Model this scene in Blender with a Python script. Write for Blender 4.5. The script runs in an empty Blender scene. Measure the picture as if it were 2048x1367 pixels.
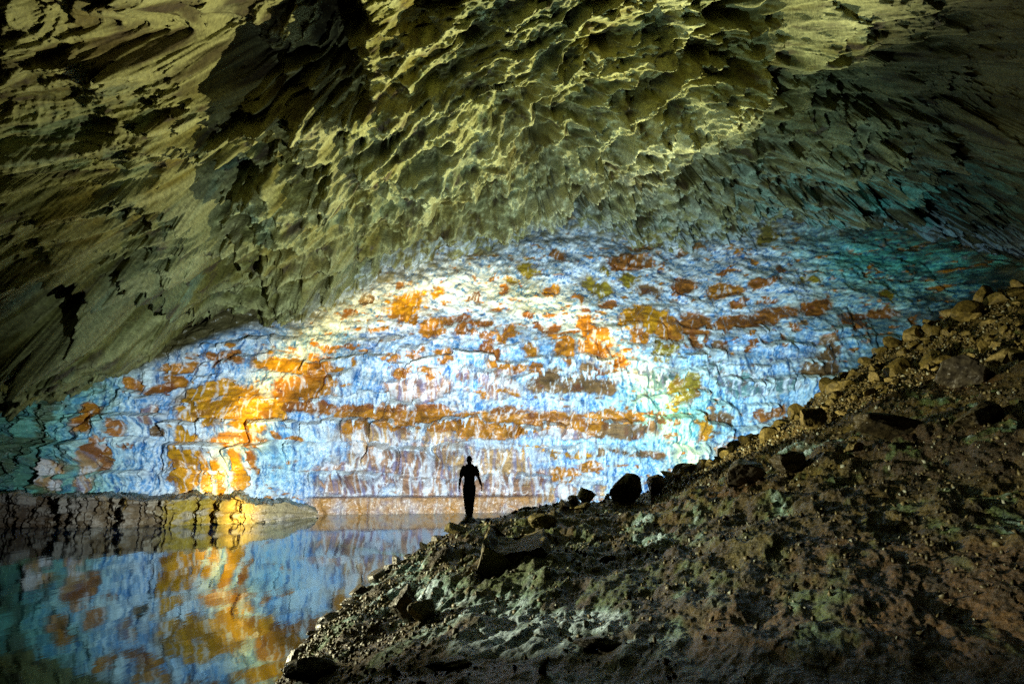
import bpy, bmesh, math, random
import numpy as np
from mathutils import Vector, Matrix, Euler

# ------------------------------------------------------------------ scene, camera, light
S = bpy.context.scene
COL = S.collection
random.seed(7)
CAM = np.array([0.0, 0.0, 3.0]); PITCH = math.radians(10.65); FPX = 2048*24/36.0

cam = bpy.data.cameras.new('camera'); cam.lens = 24; cam.sensor_width = 36; cam.clip_start = 0.1; cam.clip_end = 500
cam_ob = bpy.data.objects.new('camera', cam); COL.objects.link(cam_ob)
cam_ob.location = CAM; cam_ob.rotation_euler = (math.pi/2+PITCH, 0, 0)
S.camera = cam_ob

W = bpy.data.worlds.new('World'); S.world = W; W.use_nodes = True
bg = W.node_tree.nodes['Background']; bg.inputs[0].default_value = (0.35, 0.45, 0.6, 1); bg.inputs[1].default_value = 0.004

S.view_settings.view_transform = 'Standard'; S.view_settings.look = 'None'
S.view_settings.gamma = 1.0; S.view_settings.exposure = 0.5
try: S.view_settings.use_curve_mapping = False
except Exception: pass
S.cycles.max_bounces = 6; S.cycles.diffuse_bounces = 2; S.cycles.use_denoising = False; S.cycles.sample_clamp_indirect = 0.8; S.cycles.glossy_bounces = 3
S.cycles.caustics_reflective = False; S.cycles.caustics_refractive = False

def spot(name, loc, target, power, colour, angle, blend=0.6, radius=0.25):
    l = bpy.data.lights.new(name, 'SPOT'); l.energy = power; l.color = colour
    l.spot_size = math.radians(angle); l.spot_blend = blend; l.shadow_soft_size = radius
    o = bpy.data.objects.new(name, l); COL.objects.link(o)
    o.location = loc
    o.rotation_euler = (Vector(target)-Vector(loc)).to_track_quat('-Z', 'Y').to_euler()
    return o

def ring_spot(name, loc, target, power, colour, ang0, width, radius=0.2):
    """a torch whose beam has the bright yellow edge that cheap reflectors give"""
    o = spot(name, loc, target, power, colour, min(178, 2*(ang0+3*width)), 0.1, radius)
    l = o.data; l.use_nodes = True; nt = l.node_tree
    em = [n for n in nt.nodes if n.type == 'EMISSION'][0]
    em.inputs[0].default_value = (*colour, 1)
    g = nt.nodes.new('ShaderNodeNewGeometry')
    d = nt.nodes.new('ShaderNodeVectorMath'); d.operation = 'DOT_PRODUCT'
    a = (Vector(target)-Vector(loc)).normalized(); d.inputs[1].default_value = a
    nt.links.new(g.outputs['Incoming'], d.inputs[0])
    def M(op, *ins):
        n = nt.nodes.new('ShaderNodeMath'); n.operation = op
        for i, v in enumerate(ins):
            if isinstance(v, (int, float)): n.inputs[i].default_value = v
            else: nt.links.new(v, n.inputs[i])
        return n.outputs[0]
    ang = M('ARCCOSINE', M('ABSOLUTE', d.outputs['Value']))
    t = M('DIVIDE', M('SUBTRACT', ang, math.radians(ang0)), math.radians(width))
    gs = M('EXPONENT', M('MULTIPLY', M('MULTIPLY', t, t), -1.0))
    nt.links.new(gs, em.inputs[1])
    return o

# the person holds torches in front of the chest, hidden by the body, and shines them on the wall and roof;
# the flood and roof lamps stand on the ground behind the crest of the bank
TORCH = (-1.33, 21.35, 2.80)
spot('hand_torch', TORCH, (-5, 52, 5), 40000, (0.76, 0.94, 1.0), 118, 1.0, 0.05)
ring_spot('ring_torch', TORCH, (-3.9, 52, -1.9), 78000, (1.0, 0.82, 0.10), 32, 2.2, 0.05)
spot('beam_torch', TORCH, (-6.0, 55, 14.0), 30000, (1.0, 0.97, 0.90), 24, 1.0, 0.05)
spot('slope_torch', TORCH, (19, 26, 11.2), 9500, (1.0, 0.88, 0.50), 46, 0.5, 0.05)
spot('flood_lamp', (8.0, 33.0, 1.7), (11.0, 51, 21), 19000, (0.62, 0.90, 1.0), 116, 1.0, 0.2)
spot('roof_lamp', (18.0, 43.0, 4.0), (2, 34, 31), 78000, (1.0, 0.96, 0.58), 98, 0.9, 0.1)
spot('bank_fill', (-20.0, 18.0, 4.0), (9, 11.8, 1.0), 29000, (1.0, 0.95, 0.62), 38, 0.3, 0.2)  # unseen fill added off to the left to brighten the bank

# ------------------------------------------------------------------ numpy noise
def _h(ix, iy, iz, seed):
    h = (ix.astype(np.int64)*374761393 + iy.astype(np.int64)*668265263 + iz.astype(np.int64)*2147483647 + seed*974634777) & 0xffffffff
    h = ((h ^ (h >> 13))*1274126177) & 0xffffffff
    h = ((h ^ (h >> 16))*2246822519) & 0xffffffff
    return (h ^ (h >> 15)) & 0xffffffff
def perlin(x, y, z, seed=0):
    x = np.asarray(x, float); y = np.asarray(y, float)+0*x; z = np.asarray(z, float)+0*x
    ix, iy, iz = np.floor(x), np.floor(y), np.floor(z)
    fx, fy, fz = x-ix, y-iy, z-iz
    u, v, w = (f*f*f*(f*(f*6-15)+10) for f in (fx, fy, fz))
    out = 0
    for a in (0, 1):
        for b in (0, 1):
            for c in (0, 1):
                h = _h(ix+a, iy+b, iz+c, seed)
                gx = (h & 1023)/511.5-1; gy = ((h >> 10) & 1023)/511.5-1; gz = ((h >> 20) & 1023)/511.5-1
                g = gx*(fx-a)+gy*(fy-b)+gz*(fz-c)
                out = out + g*(u if a else 1-u)*(v if b else 1-v)*(w if c else 1-w)
    return out*1.3
def fbm(x, y, z, oct=5, seed=0, gain=0.5, lac=2.03):
    s = 0; a = 1.0; f = 1.0
    for k in range(oct):
        s = s + a*perlin(np.asarray(x)*f, np.asarray(y)*f, np.asarray(z)*f, seed+k*17); a *= gain; f *= lac
    return s
def ridged(x, y, z, oct=4, seed=0, gain=0.5):
    s = 0; a = 1.0; f = 1.0
    for k in range(oct):
        n = 1-np.abs(perlin(np.asarray(x)*f, np.asarray(y)*f, np.asarray(z)*f, seed+k*13))*1.9
        s = s + a*n*np.abs(n); a *= gain; f *= 2.07
    return s
def worley(u, v, seed=0, jit=0.9):
    """2-D cells: distance to the nearest point, to the second nearest, and a random number per cell"""
    iu, iv = np.floor(u), np.floor(v)
    f1 = np.full(u.shape, 9.0); f2 = f1.copy(); cid = np.zeros(u.shape)
    for a in (-1, 0, 1):
        for b in (-1, 0, 1):
            h = _h(iu+a, iv+b, 0*iu, seed)
            px = iu+a+0.5+jit*((h & 0xffff)/65535.0-0.5); py = iv+b+0.5+jit*((h >> 16)/65535.0-0.5)
            d = np.hypot(u-px, v-py)
            near = d < f1
            f2 = np.where(near, f1, np.minimum(f2, d)); cid = np.where(near, (h & 0xfff)/4095.0, cid); f1 = np.where(near, d, f1)
    return f1, f2, cid
def sst(a, b, x):
    t = np.clip((x-a)/(b-a), 0, 1); return t*t*(3-2*t)
def mix(c, col, m):
    return c+(np.asarray(col)-c)*np.clip(m, 0, 1)[..., None]
def interp(px, pts):
    p = np.array(pts, float); return np.interp(px, p[:, 0], p[:, 1])
def smooth_interp(px, pts, k=18.0):
    """piecewise linear, rounded off over about k pixels"""
    return sum(interp(px+o*k, pts)*w for o, w in ((-1, .2), (-.5, .2), (0, .2), (.5, .2), (1, .2)))
def blob(px, py, cx, cy, rx, ry, hard=1.0):
    return np.exp(-(((px-cx)/rx)**2+((py-cy)/ry)**2)**hard)

def ray(px, py):
    xc = (px-1024)/FPX; yc = (683.5-py)/FPX
    Y = math.cos(PITCH)-yc*math.sin(PITCH); Z = math.sin(PITCH)+yc*math.cos(PITCH)
    return xc/Y, Z/Y                       # x and z per metre of depth (world Y)
def project(x, y, z):
    d = z-CAM[2]
    fwd = y*math.cos(PITCH)+d*math.sin(PITCH); up = -y*math.sin(PITCH)+d*math.cos(PITCH)
    return 1024+FPX*x/fwd, 683.5-FPX*up/fwd
def at(px, py, Y):
    a, b = ray(px, py); return Vector((a*Y, Y, 3+b*Y))

# ------------------------------------------------------------------ objects, meshes, materials
def tag(o, label=None, cat=None, group=None, kind=None):
    if label: o['label'] = label
    if cat: o['category'] = cat
    if group: o['group'] = group
    if kind: o['kind'] = kind
    return o
def grid_mesh(name, P, col=None, smooth=True):
    n, m = P.shape[:2]
    me = bpy.data.meshes.new(name)
    me.vertices.add(n*m); me.vertices.foreach_set('co', P.reshape(-1).astype(np.float32))
    i = np.arange(n*m).reshape(n, m)
    q = np.stack([i[:-1, :-1], i[:-1, 1:], i[1:, 1:], i[1:, :-1]], -1).reshape(-1, 4)
    nf = len(q)
    me.loops.add(nf*4); me.loops.foreach_set('vertex_index', q.reshape(-1).astype(np.int32))
    me.polygons.add(nf); me.polygons.foreach_set('loop_start', np.arange(nf, dtype=np.int32)*4)
    me.update(calc_edges=True)
    me.polygons.foreach_set('use_smooth', np.full(nf, smooth))
    if col is not None:
        a = me.color_attributes.new('tint', 'FLOAT_COLOR', 'POINT')
        c = np.ones((n*m, 4), np.float32); c[:, :3] = np.clip(col.reshape(-1, col.shape[-1])[:, :3], 0, 1)
        if col.shape[-1] > 3: c[:, 3] = np.clip(col.reshape(-1, col.shape[-1])[:, 3], 0, 1)
        a.data.foreach_set('color', c.reshape(-1))
    me.validate(); me.update()
    return me
def link(name, me, mat, parent=None):
    o = bpy.data.objects.new(name, me); COL.objects.link(o)
    if mat: me.materials.append(mat)
    if parent: o.parent = parent
    return o
def new_mat(name):
    m = bpy.data.materials.new(name); m.use_nodes = True
    return m, m.node_tree, m.node_tree.nodes['Principled BSDF']
def rock_mat(name, rough=0.6, bump=0.5, scale=3.0, spec=0.4, base=None, vary=0.45, bdist=0.06, wet=0.0):
    """vertex tint (or a plain base colour) broken up by fine noise, with pitted bump"""
    m, nt, b = new_mat(name); N = nt.nodes; L = nt.links
    geo = N.new('ShaderNodeNewGeometry') if base is None else N.new('ShaderNodeTexCoord')
    co = geo.outputs['Position'] if base is None else geo.outputs['Object']
    n1 = N.new('ShaderNodeTexNoise'); n1.inputs['Scale'].default_value = scale; n1.inputs['Detail'].default_value = 8; n1.inputs['Roughness'].default_value = 0.68
    L.new(co, n1.inputs['Vector'])
    n2 = N.new('ShaderNodeTexVoronoi'); n2.inputs['Scale'].default_value = scale*1.7
    L.new(co, n2.inputs['Vector'])
    if base is None:
        src = N.new('ShaderNodeAttribute'); src.attribute_name = 'tint'; c = src.outputs['Color']
    else:
        rp = N.new('ShaderNodeValToRGB'); rp.color_ramp.elements[0].position = 0.35; rp.color_ramp.elements[1].position = 0.68
        rp.color_ramp.elements[0].color = (*base[0], 1); rp.color_ramp.elements[1].color = (*base[1], 1)
        L.new(n1.outputs['Fac'], rp.inputs[0]); c = rp.outputs[0]
    mr = N.new('ShaderNodeMapRange'); mr.inputs['From Min'].default_value = 0.3; mr.inputs['From Max'].default_value = 0.7
    mr.inputs['To Min'].default_value = 1-vary; mr.inputs['To Max'].default_value = 1+vary*0.6
    L.new(n1.outputs['Fac'], mr.inputs['Value'])
    mx = N.new('ShaderNodeVectorMath'); mx.operation = 'SCALE'
    L.new(c, mx.inputs[0]); L.new(mr.outputs[0], mx.inputs['Scale'])
    L.new(mx.outputs[0], b.inputs['Base Color'])
    b.inputs['Roughness'].default_value = rough; b.inputs['Specular IOR Level'].default_value = spec
    b.inputs['Coat Weight'].default_value = wet; b.inputs['Coat Roughness'].default_value = 0.2
    ad = N.new('ShaderNodeMath'); ad.operation = 'MULTIPLY_ADD'; ad.inputs[1].default_value = 0.35
    L.new(n2.outputs['Distance'], ad.inputs[0]); L.new(n1.outputs['Fac'], ad.inputs[2])
    bp = N.new('ShaderNodeBump'); bp.inputs['Strength'].default_value = bump; bp.inputs['Distance'].default_value = bdist
    L.new(ad.outputs[0], bp.inputs['Height']); L.new(bp.outputs[0], b.inputs['Normal'])
    return m

# ------------------------------------------------------------------ far wall
SEAM = [(-300, 862), (0, 802), (150, 778), (300, 748), (370, 715), (420, 684), (560, 642), (640, 610), (700, 565), (780, 530), (900, 502), (1000, 482),
        (1080, 447), (1200, 440), (1350, 462), (1500, 440), (1700, 428), (1850, 455), (2048, 500), (2350, 560)]
WALL_Y = [(-300, 33), (0, 40), (150, 42), (300, 44.5), (500, 47), (640, 50), (1000, 52), (1400, 52), (1800, 48), (2048, 42), (2350, 34)]
def setback(z):
    return 0.06*np.clip(z, 0, 6)+0.32*np.clip(z-6, 0, 5)+0.62*np.clip(z-11, 0, 30)
def wall_depth(px, py):
    dx, dz = ray(px, py)
    Yb = smooth_interp(px, WALL_Y, 60); Y = Yb.copy()
    for _ in range(14): Y = 0.5*Y+0.5*(Yb+setback(3+Y*dz))
    return Y

# bare rock showing through the white crust: x, y, half width, half height, tilt, kind
PATCH = '''364 735 31 13 -14 o;454 715 34 11 4 r;578 730 72 17 8 g;640 758 34 40 0 o;350 766 20 12 0 o;275 770 15 14 0 o;323 781 27 9 -8 r;447 776 28 14 -8 g
443 811 76 36 -6 g;536 818 42 20 8 g;500 851 42 10 6 g;619 814 54 11 0 r;591 776 40 28 0 o;186 835 20 28 20 o;210 903 17 22 15 o;244 855 12 15 0 r;378 920 26 64 6 g
481 881 46 13 4 o;415 951 9 48 4 g;441 958 8 34 0 g;478 944 11 48 0 g;513 922 6 22 8 o;120 951 20 24 20 t;178 944 14 38 14 t;208 917 10 20 0 r
814 614 32 21 -35 g;872 588 17 5 -10 g;866 653 30 15 -8 o;927 650 20 19 -15 r;960 645 30 8 -8 r;969 667 13 10 0 r;1010 665 21 13 -6 o;1055 630 9 9 30 r;1106 658 15 7 -10 r
1006 581 10 11 0 o;1101 584 14 11 0 g;1054 539 14 12 0 y;1196 577 28 13 32 y;1288 640 44 24 6 g;1335 655 32 22 20 o;1275 674 17 20 30 o;1189 686 30 30 15 o;1178 655 17 20 0 o
1127 697 21 26 0 o;1061 697 11 16 0 o;982 700 14 17 -10 r;890 711 14 16 0 o;845 700 6 6 0 r;780 716 17 5 0 o;1010 732 36 11 4 o;800 750 18 10 0 o;855 749 13 10 0 o;878 749 5 8 0 o
841 779 59 22 0 p;931 749 9 10 0 p;1003 766 37 30 6 p;962 790 17 7 8 o;1010 787 26 7 6 o;1078 738 18 10 10 r;1110 762 52 21 4 b;1192 760 35 26 10 b;1312 755 31 19 -4 k;1360 768 25 25 0 y
785 816 98 8 0 r;785 833 98 6 0 o;1010 826 40 8 0 r;1103 840 70 10 0 r;1244 835 58 12 0 o;1330 838 25 10 0 b;790 864 92 20 0 t;975 858 70 17 3 o;1127 861 66 14 0 p;1250 862 60 14 0 b
1110 902 66 8 0 g;905 908 50 22 0 t;720 905 22 40 0 t;760 930 40 40 0 p;840 935 40 38 0 p;1000 925 60 30 0 t;1000 970 90 30 0 p;700 960 60 30 0 p;1130 950 30 14 0 o;850 965 50 25 0 p
1446 582 29 13 -8 o;1518 567 25 8 -10 r;1367 572 21 14 0 r;1535 470 20 16 -30 y;1388 660 28 32 10 r;1487 644 42 14 -6 r;1556 629 35 16 -8 r;1628 617 29 15 -10 r;1501 660 14 10 0 o
1450 650 20 14 0 r;1711 640 29 14 -6 r;1763 626 27 8 0 r;1820 640 14 6 0 r;1652 665 6 10 0 r;1563 677 6 12 10 r;1660 698 21 24 0 b;1640 735 30 20 0 b;1770 591 13 13 20 y;1370 775 26 28 0 y
1405 852 17 24 0 g;1434 846 17 20 0 b;1542 825 29 12 -12 r;1446 899 19 9 -14 t;1290 905 30 8 0 b;1260 525 40 12 -4 r;1120 510 16 8 0 r;1280 497 22 6 0 r;950 505 14 5 -20 r;800 570 8 5 0 r;1380 500 25 8 -15 r
1560 540 12 5 0 r;1450 545 12 5 0 r;1620 560 18 7 -10 y;700 690 12 6 0 r;760 660 14 5 -10 o;735 600 10 10 30 b;700 625 10 7 0 r;830 640 10 6 -30 o;1130 720 10 12 0 r;1240 720 12 16 0 o;1330 700 20 22 10 y
1150 600 12 6 20 o;1170 620 16 5 15 r;1220 610 14 5 0 r;1255 560 16 10 20 y;1300 585 20 10 12 b;1210 545 10 6 20 y;1020 560 12 4 0 y;900 640 9 5 0 r;950 600 6 5 0 b;1075 655 8 6 0 r
1500 690 8 10 0 r;1440 690 10 14 0 b;1590 655 9 5 0 r;1480 608 16 7 -10 r;1540 600 12 5 0 r;1605 645 8 6 0 b;300 830 12 16 15 p;320 860 10 12 0 b;260 890 9 12 0 r;560 870 8 8 0 o;655 700 12 6 0 o
800 845 108 34 0 o;985 848 92 24 0 o;1130 850 86 22 0 o;800 872 108 10 0 t;1090 985 14 20 0 t;1130 985 18 16 0 p;1060 960 12 24 0 t;1180 930 20 12 0 o;1200 980 10 12 0 t;1215 900 26 6 0 b;1470 760 36 12 0 k;1500 780 40 14 0 k;1420 740 16 12 0 k;1560 770 30 12 0 k'''
KIND = {'o': (0.45, 0.175, 0.014), 'r': (0.30, 0.105, 0.016), 'g': (0.56, 0.26, 0.010), 'y': (0.30, 0.22, 0.02), 't': (0.55, 0.33, 0.14),
        'p': (0.40, 0.22, 0.13), 'b': (0.20, 0.11, 0.045), 'k': (0.10, 0.22, 0.22)}

def build_wall():
    nx, ny = 1320, 370
    px = np.linspace(-300, 2350, nx)[None, :].repeat(ny, 0)
    seam = smooth_interp(px[0], SEAM, 25)
    t = np.linspace(0, 1, ny)[:, None]
    py = 1092+(seam[None, :]-55-1092)*t
    Y = wall_depth(px, py)
    dx, dz = ray(px, py); x = dx*Y; z = 3+dz*Y
    above = sst(0, 60, seam[None, :]-py)                    # tucked up behind the roof
    # --- shape
    cb = np.floor(x/2.3+0.8*perlin(x/3, z/4, 0.9, 11)); cbh = (_h(cb, 0*cb+3, 0*cb, 12) & 1023)/1023.0-0.5
    cc2 = np.floor(x/5.1+0.7*perlin(x/4, z/3, 0.9, 13)); cch = (_h(cc2, 0*cc2+3, 0*cc2, 14) & 1023)/1023.0-0.5
    pw = py+14*perlin(x/4.5, z/5, 0.3, 3)+7*perlin(x/1.6, z/2.5, 1.3, 4)+3*perlin(x/0.55, z/0.9, 1.3, 6)-0.02*np.clip(px-1000, -400, 400)
    pw = pw+(18*cbh+20*cch)*sst(915, 860, py)
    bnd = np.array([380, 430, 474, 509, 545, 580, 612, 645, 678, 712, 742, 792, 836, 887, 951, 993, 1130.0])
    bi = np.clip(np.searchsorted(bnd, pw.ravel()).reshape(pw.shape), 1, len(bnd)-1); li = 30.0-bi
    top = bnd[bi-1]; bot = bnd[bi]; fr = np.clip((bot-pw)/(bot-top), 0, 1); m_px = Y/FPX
    hgt = (bot-top)*m_px; below = np.clip(pw-top, 0, None)*m_px      # bed height, and depth below its lip, in metres
    bx = x/2.7+li*3.7+0.35*perlin(x/1.2, z/1.2, 5.5, 8)
    b1, b2, bid = worley(bx, 0.5+li*1.0+0*bx, 9, 0.9)
    hl = (_h(li, 0*li, 0*li, 5) & 1023)/1023.0
    has = sst(0.25, 0.55, bid)*(0.5+0.5*hl)*sst(0, 0.22, b2-b1)
    lip = np.where(fr < 0.80, (fr/0.80)**1.7, 1-((fr-0.80)/0.20)**1.2)
    low = sst(1.2, 3.0, z)
    terr = has*lip*np.clip(hgt, 0.3, 2.2)*0.55*(0.3+0.7*low)*(1-0.75*sst(12, 16, z))
    blocks = (bid-0.5)*0.9*sst(0, 0.12, b2-b1)+0.22*sst(0.0, 0.10, b2-b1)
    lump = fbm(x/3.2, z/2.6, 0.7, 4, 21)*0.75
    steep = 1-sst(10.5, 15, z)
    ws = x+0.35*perlin(x/1.1, z/1.6, 2.2, 31)
    strk = perlin(ws*2.6, z*0.33, 1.0, 32)+0.6*perlin(ws*5.7, z*0.55, 2.0, 33)+0.35*perlin(ws*12, z*0.9, 2.0, 35)
    dia = x*0.95-z*0.45; dib = x*0.40+z*0.90
    wb = dib+0.3*perlin(x/1.3, z/1.3, 4.1, 36)
    diag = perlin(dia*0.75, wb*2.2, 3.0, 37)+0.6*perlin(dia*1.7, wb*4.4, 3.0, 38)+0.4*perlin(dia*3.5, wb*8.5, 3.0, 39)
    flow = steep*strk+(1-steep)*diag
    rough = fbm(x*1.1, z*1.1, Y*0.4, 6, 41, 0.66)
    fine = fbm(x*2.6+0.8*strk, z*2.0, Y, 4, 75, 0.7)
    wq = 0.45*perlin(x*0.9, z*0.9, 1.7, 76)+0.2*perlin(x*2.3, z*2.3, 1.7, 77)
    swirl = steep*(1-np.abs(perlin(ws*3.2, z*0.9+wq, 4.4, 78))*2.6)+(1-steep)*(1-np.abs(perlin(dia*1.1+wq, (wb+wq)*3.0, 4.4, 79))*2.6)
    swirl2 = steep*(1-np.abs(perlin(ws*7.0, z*2.2+wq, 5.4, 80))*2.4)+(1-steep)*(1-np.abs(perlin(dia*2.6+wq, (wb+wq)*6.5, 5.4, 81))*2.4)
    upz = 1-sst(13.0, 16.5, z)
    colm = perlin(ws*1.5, li*5.1, 9.1, 91)+0.55*perlin(ws*3.8, li*3.3, 9.1, 92)+0.3*perlin(ws*9.0, li*2.3, 9.1, 93)
    reach = hgt*(0.12+0.75*colm+0.35*perlin(x/3.5, li*1.7, 2.2, 94))
    finger = sst(0.10, -0.06, below-reach)*upz*low*(0.3+0.7*sst(0.15, 0.4, bid))
    tread = sst(0.72, 0.92, fr+0.14*rough+0.2*perlin(x/0.8, li, 1.1, 95))*upz*low*(0.15+0.85*has)
    core = finger*sst(-0.5, 0.1, strk)
    # --- where the bare rock shows
    wxp = px+14*fbm(x/1.6, z/1.6, 0.1, 6, 51, 0.62); wyp = py+10*fbm(x/1.6, z/1.6, 7.1, 6, 52, 0.62)
    bare = np.zeros_like(px)-0.6; rc = np.zeros(px.shape+(3,))+np.array(KIND['o'])
    for s in PATCH.replace('\n', ';').split(';'):
        if not s.strip(): continue
        cx, cy, rx, ry, tl, k = s.split(); cx, cy, rx, ry, tl = map(float, (cx, cy, rx, ry, tl))
        i0, i1 = np.searchsorted(px[0], [cx-2.2*(rx+ry)-20, cx+2.2*(rx+ry)+20])
        sl = (slice(None), slice(i0, i1))
        c, sn = math.cos(math.radians(tl)), math.sin(math.radians(tl))
        ax, ay = wxp[sl]-cx, wyp[sl]-cy
        u = (ax*c+ay*sn)/(rx*1.12); v = (-ax*sn+ay*c)/(ry*1.12)
        d = (np.abs(u)**3+np.abs(v)**3)**(1/3.0)
        m = 1.0-d
        up = m > bare[sl]
        bare[sl] = np.where(up, m, bare[sl])
        cl = rc[sl]; cl[up] = np.array(KIND[k]); rc[sl] = cl
    rnd = fbm(x/0.9, z/0.55, 5.5, 3, 55)                     # small holes in the crust elsewhere
    rnd2 = fbm(x/2.2, z/0.8, 8.5, 4, 56, 0.6)
    bare = np.maximum(bare, np.maximum((rnd-0.46)*1.6-0.08, (rnd2-0.62)*1.4-0.05)-sst(420, 200, px))
    edge = bare+0.16*flow+0.13*rough-0.75*finger-0.35*tread
    rust = sst(-0.02, 0.07, edge)
    # --- displacement towards the cave
    crust = 1-rust
    d = terr+blocks*(0.35+0.5*rust)*low+lump*(0.4+0.6*low)+crust*(0.16+0.10*flow+0.18*rough*(1-0.3*sst(11, 15, z)))+0.16*finger+rust*0.07*rough
    crack = sst(0.06, 0.0, np.abs(z-(1.15+0.12*perlin(x/2.5, 0, 0, 61))))*sst(600, 640, px)*sst(1090, 1050, px)
    d = d+0.9*sst(1.22, 1.05, z+0.1*rough)*sst(600, 650, px)*sst(1130, 1050, px)
    d = d-0.25*crack-0.5*above+sst(260, 60, px)*(0.7*ridged(x/1.2, z/1.1, 0, 3, 62)+0.4*rough)
    P = np.stack([x, Y-d, z-0.12*d*sst(8, 14, z)], -1)
    # --- colour of the minerals, with some painted light and shade
    v1 = ridged(ws*1.9, z*0.45, 3.3, 3, 71); v2 = ridged(dia*0.8, wb*2.0, 3.3, 3, 72)
    vein = steep*v1+(1-steep)*v2
    sw = fbm(x*0.8, z*0.8, 9.0, 4, 73, 0.6)
    hue = fbm(x/4.5, z/3.2, 2.0, 3, 74)
    c = np.zeros(px.shape+(3,))+np.array((0.10, 0.32, 0.66))
    c = mix(c, (0.24, 0.47, 0.78), sst(-0.15, 0.5, hue))
    c = mix(c, (0.15, 0.22, 0.50), sst(0.2, 0.55, -hue)*0.6)
    c = mix(c, (0.40, 0.62, 0.82), sst(-0.1, 0.6, flow+0.5*sw)*0.7)
    c = mix(c, (0.014, 0.13, 0.38), sst(0.0, 0.45, -flow+0.4*sw)*0.95)
    c = mix(c, (0.035, 0.045, 0.12), sst(0.45, 0.95, -flow+0.6*rough)*0.9)
    c = mix(c, (0.05, 0.19, 0.42), sst(0.2, 0.6, fine)*0.65)
    wv = 1-0.35*upz*low
    c = mix(c, (0.80, 0.90, 0.96), sst(0.45, 0.9, swirl+0.35*sw)*0.85*wv)
    c = mix(c, (0.85, 0.92, 0.97), sst(0.55, 0.9, swirl2+0.35*flow)*0.8*(1-0.4*upz*low))
    c = mix(c, (0.85, 0.92, 0.97), sst(0.95, 1.45, vein+0.25*sw)*wv)
    c = mix(c, (0.85, 0.91, 0.95), sst(0.6, 1.1, flow+0.4*rough)*0.7)
    c = mix(c, (0.012, 0.10, 0.30), finger*(1-core)*0.5)
    c = mix(c, (0.82, 0.91, 0.97), core*0.85*sst(-0.7, 0.0, rough+0.5*strk))
    c = mix(c, (0.84, 0.91, 0.96), tread*0.8*sst(-0.6, 0.1, rough+0.4*fine))
    c = mix(c, (0.04, 0.04, 0.07), sst(0.07, 0.0, fr)*low*upz*sst(-0.1, 0.4, rough-0.2*flow)*0.8)  # shadow gap at the foot of each bed, painted dark
    spk = perlin(x*6.5, z*6.5, Y*3, 83)
    c = mix(c, (0.05, 0.09, 0.20), sst(0.35, 0.6, spk)*0.6)
    c = mix(c, (0.88, 0.90, 0.90), blob(px, py, 830, 625, 190, 60)*0.55*sst(-0.4, 0.3, flow))  # bright pool of the torch beam, painted white into the crust
    teal = np.clip(sst(1480, 1800, px+60*hue)*(0.35+0.65*sst(640, 500, py))+sst(330, 60, px+60*hue)*0.9+0.65*blob(px, py, 1350, 830, 130, 90)+0.3*blob(px, py, 560, 920, 60, 60), 0, 1)
    c = c*(1-teal[..., None]*np.array((0.80, 0.10, 0.34)))
    olive = np.clip(sst(0.0, 0.5, sw)*teal*sst(700, 300, px)+sst(230, 60, px+90*hue)*0.75*sst(1000, 960, py), 0, 1)
    c = mix(c, (0.10, 0.13, 0.055)*(1+0.5*np.clip(fine, -1, 1))[..., None], olive*0.9)
    grey = blob(px, py, 880, 940, 230, 60)+0.7*blob(px, py, 640, 990, 120, 16)
    c = mix(c, (0.30, 0.32, 0.46), np.clip(grey, 0, 1)*0.5)
    c = mix(c, (0.44, 0.31, 0.20), blob(px, py, 870, 925, 190, 42, 2)*sst(-0.35, 0.25, -strk+0.4*sw)*0.8)
    right_shade = sst(1560, 1900, px)*sst(-0.25, 0.35, fbm(x/1.8, z/1.3, 6.6, 5, 96, 0.62)+0.35*sst(1800, 2000, px))  # shade over the far right of the wall, painted into its colour
    c = mix(c, (0.018, 0.028, 0.026), right_shade*0.92)
    # bare rock colour with its own streaks
    r = rc*(1.0+0.6*np.clip(rough, -1, 1)[..., None])
    r = mix(r, (0.17, 0.04, 0.02), sst(0.15, 0.6, -sw)*0.55)
    bed = np.abs((z/0.42+0.5*perlin(x/2.2, z/1.2, 3.1, 84)+0.2*perlin(x*1.5, z*1.5, 3.1, 85)) % 1.0-0.5)
    r = mix(r, (0.05, 0.022, 0.015), sst(0.11, 0.03, bed)*sst(-0.1, 0.4, sw)*0.75)
    r = mix(r, (0.04, 0.02, 0.02), sst(0.45, 0.8, fine)*0.5)
    pur = (rc[..., 1] > 0.2)*(rc[..., 2] > 0.1)
    r = mix(r, (0.19, 0.19, 0.34), sst(-0.1, 0.55, strk+0.3*sw)*pur*0.8)
    r = mix(r, (0.80, 0.84, 0.92), sst(0.75, 1.1, v1+0.3*rough)*0.6*pur)
    r = mix(r, (0.80, 0.84, 0.92), sst(1.15, 1.5, v1+0.3*rough)*0.6)
    c = mix(c, (0.12, 0.05, 0.04), sst(-0.14, -0.02, edge)*sst(0.06, 0.0, edge)*0.45)
    stain = sst(-0.55, 0.0, edge)*(1-rust)*sst(-0.2, 0.5, -strk+0.5*sw)*(1-core)*(1-tread)
    c = mix(c, (0.36, 0.22, 0.08), stain*0.6)
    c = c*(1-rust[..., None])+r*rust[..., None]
    tanb = sst(1.25, 1.05, z)*sst(600, 640, px)*sst(1120, 1060, px)
    c = mix(c, (0.50, 0.24, 0.07), tanb*(0.8+0.3*sw)); c = mix(c, (0.80, 0.74, 0.68), tanb*sst(0.3, 0.9, strk)*0.8); c = mix(c, (0.14, 0.07, 0.05), tanb*sst(0.35, 0.9, -strk))
    c = mix(c, (0.02, 0.02, 0.04), crack)
    # towards the roof the crust thins out over the olive stone
    so = sst(85, 4, py-seam[None, :]+45*sw)*sst(420, 640, px)
    c = mix(c, (0.20, 0.17, 0.07), so*(0.45+0.5*sst(-0.2, 0.3, rough)))
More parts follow.
